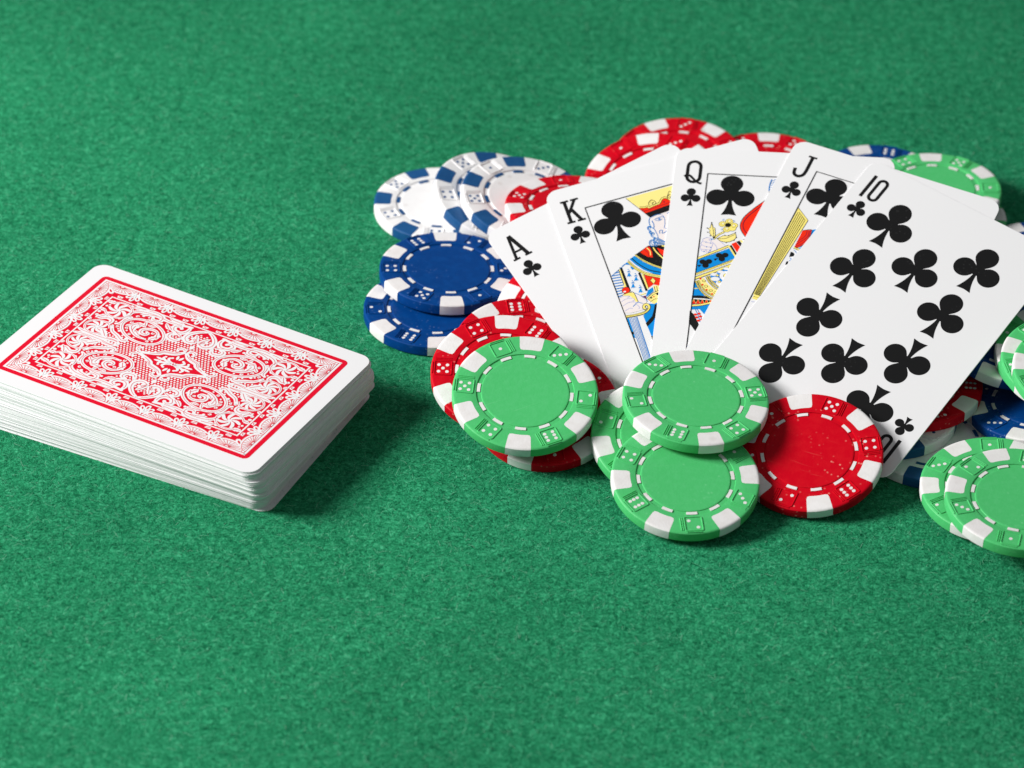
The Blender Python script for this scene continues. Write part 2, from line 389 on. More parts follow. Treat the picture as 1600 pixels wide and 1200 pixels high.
# ------------------------------------------------------------------ playing cards
CW, CL, CT = 61.46, 88.66, 0.29
def rounded(hw, hl, r, n=7):
    out = []
    for cx, cy, a0 in ((1, 1, 0), (-1, 1, 90), (-1, -1, 180), (1, -1, 270)):
        for k in range(n + 1):
            a = math.radians(a0 + 90 * k / n); out.append((cx * (hw - r) + r * math.cos(a), cy * (hl - r) + r * math.sin(a)))
    return out
def card_mesh():
    """u across, v up the card, top face at z = 0"""
    o = rounded(CW / 2, CL / 2, 3.6); o2 = rounded(CW / 2 - .05, CL / 2 - .05, 3.55); n = len(o); vs = []
    for pts, z in ((o2, 0), (o, -.05), (o, -CT + .05), (o2, -CT)):
        vs += [(x * MM, y * MM, z * MM) for x, y in pts]
    fs = [tuple(range(n)), tuple(reversed(range(3 * n, 4 * n)))]
    for l in range(3):
        for k in range(n):
            k2 = (k + 1) % n; fs.append((l * n + k, (l + 1) * n + k, (l + 1) * n + k2, l * n + k2))
    me = mesh('card_stock', vs, fs, MT['card']); me.materials.append(MT['edge'])
    for p in me.polygons:
        if len(p.vertices) == 4: p.material_index = 1
    return me
CARD = card_mesh()

class Ink:
    """flat print: thin coloured areas on a card face, each layer a few microns above the one below"""
    def __init__(s): s.v, s.f, s.m, s.mats, s.i = [], [], [], [], 0
    def z(s, lvl): s.i += 1; return (lvl * 0.014 + (s.i % 211) * 0.000065 + 0.004) * MM
    def mi(s, m):
        if m not in s.mats: s.mats.append(m)
        return s.mats.index(m)
    def poly(s, m, pts, lvl=1):
        pts = [tuple(p) for p in pts]
        a = sum(p[0] * q[1] - q[0] * p[1] for p, q in zip(pts, pts[1:] + pts[:1]))
        if a < 0: pts = pts[::-1]
        z = s.z(lvl); b = len(s.v); s.v += [(x * MM, y * MM, z) for x, y in pts]
        s.f.append(tuple(range(b, b + len(pts)))); s.m.append(s.mi(m))
    def line(s, m, pts, wd, lvl=2, closed=False, taper=None):
        pts = [np.array(p, float) for p in pts]; n = len(pts)
        z = s.z(lvl); b = len(s.v)
        for i, p in enumerate(pts):
            a = pts[i - 1] if (i or closed) else p; c = pts[(i + 1) % n] if (i < n - 1 or closed) else p
            t = c - a; t = t / (np.linalg.norm(t) + 1e-9); nr = V(-t[1], t[0])
            k = wd * (taper(i / (n - 1)) if taper else 1) / 2
            for sg in (1, -1):
                q = p + nr * k * sg; s.v.append((q[0] * MM, q[1] * MM, z + (0 if closed else i * 1.5e-7)))
        for i in range(n if closed else n - 1):
            a = b + 2 * i; c = b + 2 * ((i + 1) % n); s.f.append((a, a + 1, c + 1, c)); s.m.append(s.mi(m))
    def disc(s, m, c, r, lvl=2, ry=None, n=14, rot=0):
        ry = ry or r; cr, sr = math.cos(rot), math.sin(rot); out = []
        for k in range(n):
            a = 2 * math.pi * k / n; x, y = r * math.cos(a), ry * math.sin(a); out.append((c[0] + x * cr - y * sr, c[1] + x * sr + y * cr))
        s.poly(m, out, lvl)
    def build(s, name, parent):
        me = bpy.data.meshes.new(name); me.from_pydata(s.v, [], s.f); me.update()
        for m in s.mats: me.materials.append(MT[m])
        me.polygons.foreach_set('material_index', s.m)
        return link(name, me, parent)
def smooth_pts(pts, k=5):
    """Catmull-Rom through the points"""
    P = [np.array(p, float) for p in pts]; P = [2 * P[0] - P[1]] + P + [2 * P[-1] - P[-2]]; out = []
    for i in range(1, len(P) - 2):
        for j in range(k):
            t = j / k; a, b, c, d = P[i - 1:i + 3]
            out.append(.5 * ((2 * b) + (-a + c) * t + (2 * a - 5 * b + 4 * c - d) * t * t + (-a + 3 * b - 3 * c + d) * t ** 3))
    out.append(P[-2]); return out

def club(ink, cx, cy, sc=1.0, flip=1, sh=1.0, body=(1.8, 2.0)):
    lob = [((0, 4.5), 3.2), ((-3.78, -.95), 3.08), ((3.78, -.95), 3.08)]
    out = []
    for k in range(120):
        a = 2 * math.pi * k / 120; d = V(math.cos(a), math.sin(a)); best = body[0] if d[1] > -.25 else body[1]
        for c, r in lob:
            t = d @ V(*c); q = r * r - (V(*c) @ V(*c) - t * t)
            if q >= 0: best = max(best, t + math.sqrt(q))
        out.append(d * best)
    tr = lambda p: (cx + flip * p[0] * sc, cy + flip * p[1] * sc * sh)
    ink.poly('black', [tr(p) for p in out], 2)
    st = []
    for k in range(9):
        t = k / 8; y = -.3 - 7.4 * t; st.append((.42 + 1.75 * t ** 2.2, y))
    base = [(1.05, -7.52), (0, -7.42), (-1.05, -7.52)]
    ink.poly('black', [tr(p) for p in st] + [tr(p) for p in base] + [tr((-x, y)) for x, y in reversed(st)], 3)

def glyph(ink, ch, flip=1):
    f = lambda pts: [(flip * x, flip * y) for x, y in pts]; B = 'black'; L = lambda pts, wd, lv=2: ink.line(B, f(pts), wd, lv)
    def track(u0, u1, v0, v1, wd):
        r = (u1 - u0) / 2; cx = (u0 + u1) / 2; pts = []
        for k in range(13): a = math.pi * k / 12; pts.append((cx + r * math.cos(a), v1 - r + r * math.sin(a)))
        for k in range(13): a = math.pi + math.pi * k / 12; pts.append((cx + r * math.cos(a), v0 + r + r * math.sin(a)))
        ink.line(B, f(pts), wd, 2, closed=True)
    if ch == 'K':
        L([(-26.25, 39.6), (-26.25, 31.6)], .98); L([(-25.95, 35.1), (-23.25, 39.4)], .85, 3); L([(-25.15, 36.5), (-23.2, 31.8)], 1.0, 4)
        for u, v in ((-26.25, 39.4), (-26.25, 31.85), (-23.35, 39.4), (-23.25, 31.85)): L([(u - 1.15, v), (u + 1.15, v)], .62, 5)
    elif ch == 'A':
        L([(-25.45, 40.2), (-27.15, 31.8)], .85); L([(-25.25, 40.2), (-23.35, 31.8)], 1.15, 3); L([(-26.7, 34.3), (-23.9, 34.3)], .65, 4)
        for u in (-27.05, -23.35): L([(u - 1.05, 31.9), (u + 1.05, 31.9)], .62, 5)
    elif ch == 'Q':
        track(-26.95, -23.35, 32.35, 39.6, .95)
        L(smooth_pts([(-27.75, 34.2), (-26.9, 34.75), (-25.9, 34.3), (-24.6, 32.9), (-23.5, 32.1), (-22.65, 31.9)]), .7, 4)
    elif ch == 'J':
        L([(-25.3, 39.75), (-22.85, 39.75)], .62, 4)
        L(smooth_pts([(-24.05, 39.9), (-24.05, 37.5), (-24.05, 34.3), (-24.5, 32.75), (-25.7, 32.1), (-26.9, 32.7), (-27.3, 34.6)]), .95, 3)
    elif ch == '10':
        L([(-26.95, 39.75), (-26.95, 31.3)], 1.0); track(-25.0, -22.5, 31.75, 39.3, .92)

PL_TX, PL_TY = -0.10559, -0.34624
FAN = {'A': ((39.368, 861.003, 19.3), 0.54706), 'K': ((49.116, 863.377, 21.55), 0.30886), 'Q': ((70.133, 863.479, 24.25), -0.09103),
       'J': ((88.087, 858.960, 24.92), -0.40417), '10': ((98.992, 849.820, 23.12), -0.59868)}
LBL = {'A': 'ace of clubs, bottom card of the fan, lying over red chips',
       'K': 'king of clubs in the fan between the ace and the queen',
       'Q': 'queen of clubs in the middle of the fan, between king and jack',
       'J': 'jack of clubs in the fan, mostly covered by the ten',
       '10': 'ten of clubs on top of the fan, showing all its black pips'}
# stack the five parallel cards exactly: bottom card lowest, each one 0.42 mm higher along the normal
N_, _, _ = axes(PL_TX, PL_TY)
D0 = 21.756 * N_[2] + 70 * N_[0] + 860 * N_[1]
def seat(k, p):
    h = D0 + 0.12 + {'A': 0, 'K': .32, 'Q': .64, 'J': .96, '10': 1.28}[k]
    o = V(0, 0, CAM_H); d = V(*p) - o
    return o + d * ((h - o @ N_) / (d @ N_))
class Face:
    def __init__(s, k):
        p, psi = FAN[k]; s.p = seat(k, p); s.n, s.e, s.g = axes(PL_TX, PL_TY, psi); s.k = k
        s.root = bpy.data.objects.new('playing_card', None); col.objects.link(s.root); s.root.empty_display_size = .01
        s.root.matrix_world = frame_matrix(s.p, s.n, s.e, s.g)
        tag(s.root, LBL[k], 'playing card', 'royal flush cards fanned over the chips')
        link('card_stock', CARD, s.root)
    def uv(s, px):                          # point of the card's plane seen at a photo position
        q = (np.array(px, float) - V(800, 600)) / F_PX; d = FW + q[0] * RT - q[1] * UP
        P = CAM + d * (((s.p - CAM) @ s.n) / (d @ s.n)) - s.p
        return (P @ s.e, P @ s.g)
    def win(s, off, sc):
        return lambda pts: [s.uv((off[0] + x / sc, off[1] + y / sc)) for x, y in pts]
PXW = 0.018                                  # one tenth-of-a-pixel unit of the art windows in mm

def card_basics(F, ch):
    for fl in (1, -1):
        i = Ink(); glyph(i, ch, fl); i.build('corner_index', F.root)
        i = Ink(); club(i, fl * -25.2, fl * 27.0, .405, fl, 1.0, (2.1, 2.1)); i.build('index_club', F.root)
def frame_line(F):
    i = Ink(); a, b = 21.25, 35.5
    i.line('black', [(-a, b), (-a, -b)], .24, 8); i.line('black', [(-a - .12, b), (a + .12, b)], .24, 9)
    i.line('black', [(a, b), (a, -b)], .24, 8); i.line('black', [(-a - .12, -b), (a + .12, -b)], .24, 9)
    i.build('frame_line', F.root)

F = Face('A'); card_basics(F, 'A')

# ---- king
F = Face('K'); card_basics(F, 'K'); frame_line(F)
i = Ink(); club(i, -14.15, 28.3, .985, 1, .915, (2.75, 2.15)); i.build('club_pip', F.root)
I = Ink(); c = F.win((900, 270), 10)
P_ = lambda m, pts, lv=1: I.poly(m, c(pts), lv)
L_ = lambda m, pts, wd=6, lv=4, sm=True: I.line(m, smooth_pts(c(pts)) if sm and len(pts) > 2 else c(pts), wd * PXW * (1.35 if wd < 10 and m != 'maroon' else 1.16 if m == 'black' and 28 <= wd <= 48 else 1), lv)
D_ = lambda m, p, r, lv=3, ry=None: I.disc(m, c([p])[0], r * PXW, lv, (ry or r) * PXW)
P_('paleyellow', [(775, 402), (1540, 190), (1500, 470), (1300, 490), (1120, 555), (990, 552)], 1)
P_('red', [(985, 552), (1110, 535), (1135, 552), (1300, 480), (1350, 405), (1400, 395), (1500, 440), (1490, 500), (1080, 640)], 2)
P_('black', [(1075, 637), (1490, 488), (1475, 585), (1155, 698)], 3)
L_('yellow', [(990, 545), (1080, 540), (1110, 528), (1140, 545), (1230, 505), (1300, 478), (1340, 410), (1400, 388), (1480, 432)], 20, 3)
L_('black', [(985, 555), (1085, 552), (1112, 540), (1140, 558), (1232, 518), (1312, 486), (1352, 420), (1400, 402), (1490, 448)], 5, 4)
L_('black', [(990, 532), (1080, 528), (1112, 514), (1140, 530), (1225, 492), (1290, 466), (1330, 400), (1400, 374), (1490, 418)], 5, 4)
L_('maroon', [(1060, 606), (1490, 455)], 7, 4); D_('maroon', (1375, 455), 13, 4); D_('maroon', (1045, 585), 11, 4)
for cx, cy, k in ((1195, 475, 1), (1475, 380, .8)):
    L_('black', [(cx - 50 * k, cy + 40 * k), (cx - 62 * k, cy), (cx - 20 * k, cy - 48 * k), (cx + 35 * k, cy - 30 * k), (cx + 52 * k, cy + 5), (cx + 20 * k, cy + 25 * k), (cx - 5, cy + 8), (cx + 5, cy - 10)], 7, 4)
    D_('black', (cx + 10, cy - 8), 9, 5); L_('yellow', [(cx - 38 * k, cy + 25 * k), (cx - 45 * k, cy), (cx - 15 * k, cy - 32 * k), (cx + 25 * k, cy - 18 * k)], 9, 4)
L_('black', [(1420, 395), (1450, 300), (1470, 292), (1490, 310)], 6, 4)
L_('black', [(775, 400), (1158, 697)], 5, 6)
P_('skin', [(1160, 705), (1470, 590), (1405, 1060), (1380, 1075), (1275, 1000), (1205, 870)], 1)
B = 'lineblue'
L_(B, [(1155, 700), (1140, 760), (1160, 830), (1210, 870), (1215, 810), (1185, 750)], 9)
L_(B, [(1165, 700), (1260, 655), (1340, 660), (1380, 710), (1390, 800), (1380, 860), (1430, 868)], 6)
L_(B, [(1220, 735), (1290, 700), (1350, 688), (1375, 700)], 10); L_(B, [(1240, 742), (1300, 748), (1345, 720)], 7); D_(B, (1300, 722), 20, 4, 17)
L_(B, [(1420, 640), (1465, 605)], 8); L_(B, [(1445, 655), (1460, 675)], 8)
L_(B, [(1310, 950), (1305, 905), (1350, 900), (1345, 945), (1390, 930), (1425, 898)], 8)
L_('mauve', [(1390, 965), (1420, 965)], 5)
for cx, cy, r in ((1150, 860, 46), (1205, 960, 50), (1195, 1085, 70), (1240, 1035, 40), (1165, 925, 30), (1255, 1105, 45)):
    sp = [(cx + r * (1 - .09 * k) * math.cos(.62 * k + 1.2), cy + r * (1 - .09 * k) * math.sin(.62 * k + 1.2)) for k in range(11)]
    L_(B, sp, 9); L_(B, [(cx + .55 * (x - cx), cy + .55 * (y - cy)) for x, y in sp[:7]], 7)
L_(B, [(1210, 860), (1250, 930), (1280, 1000), (1260, 1070)], 8)
for k in range(7):
    x = 1270 + 18 * k; L_(B, [(x, 1010 + 9 * k), (x + 18, 1070 + 4 * k), (x - 8, 1125)], 6)
c = F.win((920, 370), 10)
P_('black', [(925, 140), (1195, 125), (1150, 480), (1000, 445), (850, 365), (725, 280)], 1)
P_('red', [(800, 245), (890, 168), (945, 155), (990, 240), (1000, 325), (915, 312)], 2)
L_('yellow', [(905, 172), (955, 225), (965, 290)], 16, 3); L_('maroon', [(860, 195), (925, 250), (935, 300)], 7, 3)
P_('red', [(1065, 175), (1185, 212), (1172, 310), (1110, 255)], 2)
L_('yellow', [(1008, 165), (1055, 235), (1172, 345)], 26, 3); L_('black', [(1018, 165), (1060, 225), (1175, 335)], 5, 4); L_('yellow', [(1140, 138), (1195, 152)], 22, 3)
L_('yellow', [(722, 286), (850, 372), (1000, 442), (1150, 492)], 26, 3)
for dd in (-15, 0, 15): L_('black', [(722, 286 + dd), (850, 372 + dd), (1000, 442 + dd), (1150, 492 + dd)], 4, 4)
P_('blue', [(712, 297), (850, 392), (1000, 460), (1148, 508), (1140, 605), (1000, 575), (850, 515), (730, 435), (635, 352)], 1)
L_('black', [(668, 333), (780, 428), (950, 520), (1142, 560)], 16, 3)
L_('yellow', [(612, 385), (730, 490), (900, 580), (1137, 627)], 42, 3)
for dd in (-23, 0, 23): L_('black', [(612, 385 + dd), (730, 490 + dd), (900, 580 + dd), (1137, 627 + dd)], 5, 4)
P_('blue', [(505, 462), (600, 398), (640, 440), (560, 436)], 2)
def tail(x, y):
    P_('blue', [(x - 8, y - 30), (x + 8, y - 30), (x + 22, y + 5), (x + 48, y + 28), (x + 20, y + 22), (x + 10, y + 40), (x - 2, y + 24), (x - 30, y + 40), (x - 22, y + 8)], 2)
    L_('blue', [(x - 28, y - 38), (x + 10, y - 62), (x - 10, y - 40), (x + 22, y - 42)], 9, 3, False); D_('blue', (x - 12, y - 78), 9, 3)
for x, y in ((628, 590), (738, 655), (692, 765), (808, 838)): tail(x, y)
P_('blue', [(645, 465), (690, 470), (720, 500), (680, 515), (660, 495)], 2)
L_('black', [(497, 478), (640, 855)], 34, 2, False); L_('yellow', [(478, 505), (575, 775)], 20, 2, False); L_('black', [(463, 515), (545, 745)], 6, 3, False)
L_('black', [(785, 560), (905, 845)], 30, 2, False); L_('yellow', [(838, 585), (922, 810)], 26, 2, False); L_('black', [(856, 585), (935, 800)], 5, 3, False)
P_('red', [(868, 590), (1130, 650), (1112, 765), (1010, 745), (935, 800)], 1)
for k in range(10):
    y = 560 + 41 * k; L_('lineblue', [(345 + max(0, (y - 625)) * .345 + max(0, (620 - y)) * .9, y + 12), (474 + (y - 520) * .27 if y < 760 else 545 - (y - 760) * .15, y - 12)], 19, 2, False)
L_('lineblue', [(350, 622), (470, 515)], 8, 3, False); L_('lineblue', [(350, 622), (610, 392)], 6, 3, False)
P_('yellow', [(530, 780), (555, 755), (580, 765), (575, 800)], 3)
D_('black', (580, 838), 66, 3); D_('red', (580, 838), 58, 4); D_('white', (562, 860), 22, 5, 14)
P_('yellow', [(520, 912), (640, 872), (700, 878), (770, 1012), (742, 1022), (655, 930), (560, 928)], 5); L_('black', [(518, 915), (640, 870), (702, 876), (772, 1015)], 6, 6)
P_('skin', [(475, 962), (560, 915), (660, 930), (760, 1020), (860, 1045), (845, 1145), (650, 1195), (560, 1192)], 4)
P_('skin', [(700, 880), (800, 920), (905, 1010), (890, 1045), (790, 1030), (745, 980)], 4)
for q in ([(480, 962), (540, 930), (640, 930), (600, 955)], [(510, 1015), (580, 975), (690, 960), (715, 990), (680, 1005)], [(535, 1085), (620, 1030), (720, 1020), (750, 1045)], [(560, 1165), (640, 1120), (690, 1125)], [(700, 1085), (740, 1060), (790, 1100), (780, 1130)]):
    L_('mauve', q, 6, 5)
L_('lineblue', [(720, 880), (790, 910), (880, 960), (915, 1015)], 6, 5); L_('lineblue', [(690, 1095), (760, 1030), (840, 1040)], 8, 5)
L_('yellow', [(790, 915), (890, 885)], 18, 3); P_('maroon', [(820, 935), (890, 920), (910, 985)], 3)
P_('blue', [(888, 935), (925, 835), (1000, 788), (1012, 850), (915, 930)], 2); P_('paleyellow', [(908, 965), (1000, 880), (1095, 845), (1088, 1015), (1020, 1052), (945, 1000)], 3)
for q in ([(905, 960), (1000, 875), (1100, 842)], [(920, 985), (1010, 905), (1095, 870)], [(960, 1020), (1020, 980), (1090, 965)]): L_('black', q, 5, 4)
D_('black', (975, 955), 16, 4); D_('red', (1017, 937), 12, 4); D_('red', (945, 990), 10, 4); P_('black', [(1050, 890), (1075, 868), (1095, 900), (1070, 920)], 4)
P_('yellow', [(960, 685), (1000, 640), (1045, 690), (1012, 738)], 3); L_('black', [(960, 685), (1000, 640), (1045, 690), (1012, 738), (960, 685)], 6, 4, False)
P_('paleyellow', [(1005, 765), (1090, 760), (1100, 850), (1030, 860)], 3); L_('black', [(1020, 775), (1040, 855)], 6, 4, False); L_('black', [(1060, 770), (1075, 850)], 6, 4, False)
P_('blue', [(935, 1045), (1035, 1048), (1010, 1210), (900, 1210)], 2); P_('black', [(1030, 1060), (1082, 1050), (1070, 1215), (1008, 1210)], 2)
c = F.win((940, 450), 10)
L_('black', [(378, 452), (550, 422), (680, 380), (742, 312), (722, 265), (672, 268), (660, 312), (692, 330)], 42, 5); L_('yellow', [(378, 450), (550, 420), (680, 380), (742, 312), (722, 265), (672, 268), (660, 312), (692, 328)], 31, 6)
L_('black', [(385, 448), (550, 418), (672, 380), (735, 315)], 4, 7)
P_('blue', [(650, 432), (760, 330), (820, 240), (900, 215), (850, 620), (803, 765), (778, 750), (700, 560)], 1)
P_('black', [(690, 552), (790, 440), (838, 258), (885, 250), (858, 430), (800, 520), (716, 605)], 2); P_('black', [(776, 752), (818, 752), (798, 838)], 3)
P_('blue', [(383, 482), (425, 468), (532, 780), (498, 782)], 1); P_('black', [(462, 690), (498, 680), (508, 720), (478, 732)], 2)
for x0, wd in ((440, 7), (462, 6), (484, 6), (506, 6), (526, 7), (548, 17)): L_('lineblue', [(x0, 468 - (x0 - 440) * .15), (x0 + 243, 1180)], wd, 2, False)
I.build('court_figure', F.root)

# ---- queen
F = Face('Q'); card_basics(F, 'Q'); frame_line(F)
i = Ink(); club(i, -14.1, 28.25, .985, 1, .915, (2.75, 2.15)); i.build('club_pip', F.root)
I = Ink(); c = F.win((1060, 260), 10)
P_('red', [(1440, 470), (1370, 517), (1200, 640), (1030, 785), (968, 905), (980, 1005), (1052, 1112), (1330, 950)], 1)
L_('black', [(1465, 205), (1422, 320), (1418, 400), (1370, 515), (1200, 640), (1030, 785), (966, 905), (980, 1005), (1052, 1112)], 7, 3)
L_('maroon', [(1345, 588), (1130, 745), (1025, 865), (1015, 965), (1085, 1075)], 12, 3)
L_('lineblue', [(1462, 205), (1432, 270), (1418, 340), (1416, 385)], 15, 4)
for k in range(5): L_('lineblue', [(1440 - 6 * k, 230 + 34 * k), (1480 - 8 * k, 226 + 34 * k), (1525 - 16 * k, 196 + 38 * k)], 6, 3)
for a in range(4):
    an = math.radians(45 + 90 * a + 8); D_('lineblue', (775 + 118 * math.cos(an), 920 + 108 * math.sin(an)), 16, 1); D_('white', (775 + 118 * math.cos(an), 920 + 108 * math.sin(an)), 9, 2)
for x, y in ((795, 862), (868, 925), (842, 968), (757, 985), (692, 902)):
    D_('black', (x, y), 63, 1, 56); D_('yellow', (x, y), 57, 2, 50)
for x, y in ((795, 862), (862, 930), (755, 978), (695, 900)):
    D_('black', (x, y), 34, 3, 30); D_('yellow', (x, y), 30, 4, 26); D_('white', (x + 4, y - 6), 13, 5, 11)
D_('black', (775, 918), 46, 5, 40)
def leaf(m, pts):
    P_(m, pts, 2); L_('black', pts + [pts[0]], 6, 3, False)
leaf('paleyellow', [(517, 885), (540, 950), (572, 965), (578, 1080), (552, 1110), (505, 1075), (478, 1020), (500, 1010), (462, 972), (498, 960)])
leaf('paleyellow', [(600, 1130), (700, 1085), (780, 1085), (880, 1042), (896, 1060), (905, 1110), (870, 1150), (800, 1180), (740, 1186), (660, 1170)])
L_('black', [(530, 900), (545, 1000), (552, 1105)], 5, 4); L_('black', [(610, 1132), (740, 1125), (880, 1065)], 5, 4)
for x, y in ((725, 1080), (785, 1080), (905, 1112), (868, 1155), (745, 1190), (520, 878), (450, 965), (455, 1030), (495, 1085), (890, 1035)): D_('black', (x, y), 10, 4)
L_('black', [(555, 1135), (620, 1072), (720, 1022)], 30, 1); L_('yellow', [(555, 1135), (620, 1072), (720, 1022)], 20, 2)
D_('black', (555, 1112), 20, 3)
c = F.win((1060, 360), 10)
P_('skin', [(335, 285), (360, 200), (385, 135), (470, 112), (560, 140), (640, 160), (745, 248), (600, 300), (470, 350), (385, 330)], 1)
for q in ([(540, 140), (470, 112), (390, 130), (385, 165), (450, 190), (540, 205)], [(385, 165), (355, 195), (365, 225), (440, 255), (525, 262)], [(360, 225), (338, 265), (350, 290), (430, 305), (505, 305)], [(348, 292), (370, 325), (440, 338), (490, 330)], [(480, 130), (490, 160), (550, 200), (590, 250), (605, 295)], [(540, 205), (520, 260), (495, 330), (465, 350)], [(640, 160), (740, 245)]):
    L_('mauve', q, 6, 2)
for x, y in ((430, 185), (500, 200), (440, 258), (505, 268), (430, 308), (490, 312), (470, 348), (605, 297), (400, 328), (515, 150)): D_('lineblue', (x, y), 9, 3)
L_('blue', [(500, 135), (555, 140)], 12, 3)
L_('black', [(293, 445), (790, 243)], 38, 2, False); L_('yellow', [(293, 443), (790, 245)], 27, 3, False)
P_('blue', [(288, 462), (800, 278), (895, 432), (268, 672)], 1)
for x, y in ((425, 515), (680, 415)):
    for dx, dy in ((-48, -24), (52, -28), (-2, 34)): D_('black', (x + dx, y + dy), 50, 3, 46)
    P_('black', [(x - 60, y + 10), (x, y - 50), (x + 50, y + 10), (x, y + 50)], 2)
    P_('black', [(x - 130, y + 28), (x - 70, y + 22), (x - 50, y + 24), (x - 70, y + 32), (x - 106, y + 62)], 2)
L_('black', [(802, 240), (912, 418)], 58, 2, False); L_('yellow', [(790, 250), (900, 425)], 26, 3, False)
P_('red', [(828, 212), (900, 180), (985, 285), (935, 375)], 1); P_('black', [(905, 178), (955, 162), (1010, 232), (985, 275)], 2)
L_('yellow', [(970, 155), (1020, 205)], 26, 3, False); P_('black', [(1005, 142), (1055, 122), (1045, 165)], 2)
L_('black', [(265, 690), (895, 462)], 44, 2, False); L_('yellow', [(265, 690), (895, 462)], 32, 3, False); L_('black', [(265, 690), (895, 462)], 4, 4, False)
L_('white', [(262, 716), (880, 492)], 14, 5, False)
L_('black', [(258, 752), (850, 540)], 46, 1, False); L_('yellow', [(258, 750), (850, 538)], 34, 2, False)
P_('blue', [(240, 795), (268, 788), (330, 935), (410, 1022), (215, 1022)], 1); L_('yellow', [(232, 910), (300, 906)], 16, 2, False)
L_('paleyellow', [(340, 760), (400, 860), (500, 940), (600, 990)], 120, 1)
for q in ([(272, 790), (330, 912), (430, 1012), (562, 1078)], [(305, 780), (366, 892), (468, 984), (592, 1042)], [(438, 722), (480, 802), (560, 882), (640, 935)], [(474, 710), (520, 792), (600, 860), (665, 902)]):
    L_('black', q, 30, 2); L_('yellow', q, 21, 3); L_('black', q, 4, 4)
for x, y in ((345, 755), (375, 850), (438, 930), (525, 995)): D_('red', (x, y), 16, 5)
for x, y in ((400, 790), (430, 875), (505, 940), (580, 975)): D_('black', (x, y), 30, 3, 22); D_('yellow', (x, y), 23, 4, 16)
P_('blue', [(498, 718), (620, 655), (800, 570), (860, 590), (760, 760), (650, 930), (565, 850), (515, 790)], 1)
for x, y, r, ry in ((575, 760, 70, 40), (560, 690, 55, 28), (650, 850, 34, 60), (610, 830, 26, 50), (660, 650, 50, 26), (750, 600, 50, 24)): D_('lineblue', (x, y), r + 5, 2, ry + 5); D_('white', (x, y), r, 3, ry)
D_('lineblue', (745, 712), 108, 2, 98); D_('white', (745, 712), 102, 3, 92); D_('black', (750, 712), 50, 4, 46); D_('yellow', (750, 712), 43, 5, 40); D_('black', (755, 712), 20, 6)
for x, y in ((610, 705), (640, 805), (800, 585)): D_('black', (x, y), 26, 3, 22); D_('yellow', (x, y), 20, 4, 17)
P_('black', [(213, 1020), (330, 1016), (430, 1030), (520, 1080), (400, 1062), (208, 1055)], 2)
P_('black', [(205, 1070), (545, 1095), (520, 1140), (198, 1155)], 1)
zz = [(208 + 33 * k, 1075 if k % 2 else 1145) for k in range(11)]
for k in range(0, 10, 2): P_('red', [zz[k], zz[k + 1], zz[k + 2]], 2)
L_('paleyellow', zz, 10, 3, False)
L_('black', [(198, 1178), (350, 1166), (525, 1128)], 36, 2); L_('yellow', [(198, 1176), (350, 1164), (525, 1126)], 26, 3)
P_('blue', [(195, 1192), (350, 1182), (525, 1145), (470, 1300), (420, 1330), (330, 1230), (190, 1240)], 1)
c = F.win((940, 450), 10)
P_('black', [(1377, 355), (1440, 410), (1535, 600), (1482, 700), (1362, 540)], 2)
for x, y in ((1465, 415), (1522, 402), (1485, 460), (1543, 446), (1512, 510), (1563, 496)): D_('red', (x, y), 25, 4, 20)
L_('lineblue', [(1440, 300), (1490, 390), (1545, 545)], 8, 3); L_('lineblue', [(1470, 295), (1520, 380), (1575, 520)], 8, 3)
L_('lineblue', [(1328, 912), (1370, 912)], 10, 4, False); D_('black', (1355, 915), 9, 5)
I.build('court_figure', F.root)

# ---- jack
F = Face('J'); card_basics(F, 'J'); frame_line(F)
i = Ink(); club(i, -14.1, 28.3, .985, 1, .915, (2.75, 2.15)); i.build('club_pip', F.root)
I = Ink(); c = F.win((0, 0), 1)
P_('yellow', [(1247.6, 325.0), (1262.6, 344.4), (1187.2, 463), (1176.5, 460)], 1)
PXW, keep_w = 0.18, PXW
L_('black', [(1247.6, 325.0), (1262.6, 344.4), (1187.2, 463)], .5, 4, False)
L_('black', [(1248.2, 331.5), (1258.0, 344.6)], .55, 4, False)
for k in range(6):
    t = k / 5; L_('black', [(1247.2 + t * 10.6 - .5, 332.0 + t * 12.8), (1179.0 + t * 7.0, 459.5 + t * 2)], .62, 3, False)
P_('yellow', [(1179, 459.5), (1187.8, 462), (1182, 469), (1174.8, 466.2)], 2); L_('black', [(1179, 459.5), (1187.8, 462)], .5, 3, False); L_('black', [(1177, 463), (1185, 465.5)], .4, 3, False)
L_('mauve', [(1174, 471), (1179, 472)], .6, 3, False)
PXW = keep_w
c = F.win((1140, 290), 10)
P_('red', [(1140, 702), (1282, 693), (1258, 790), (1190, 890), (1120, 945), (1035, 980), (1005, 970)], 2)
for q in ([(1215, 700), (1180, 790), (1050, 880)], [(1245, 698), (1205, 810), (1030, 925)], [(1265, 700), (1230, 815), (1130, 910), (1020, 955)]): L_('maroon', q, 8, 3)
L_('black', [(1140, 702), (1282, 693), (1258, 790), (1190, 890), (1120, 945), (1035, 980)], 6, 4)
P_('blue', [(1285, 692), (1370, 680), (1300, 800), (1090, 1010), (1080, 985), (1125, 948), (1195, 892), (1262, 790)], 1)
L_('black', [(1005, 968), (1090, 1005)], 30, 2, False); L_('yellow', [(1005, 968), (1090, 1005)], 20, 3, False)
P_('black', [(955, 1035), (990, 1045), (1015, 1070), (1000, 1105), (930, 1115)], 2)
L_('lineblue', [(1000, 1010), (1030, 1030), (1045, 1060)], 7, 3); L_('lineblue', [(940, 1130), (965, 1150), (930, 1180)], 7, 3)
P_('black', [(885, 1190), (920, 1180), (905, 1230), (870, 1240)], 2)
I.build('court_figure', F.root)

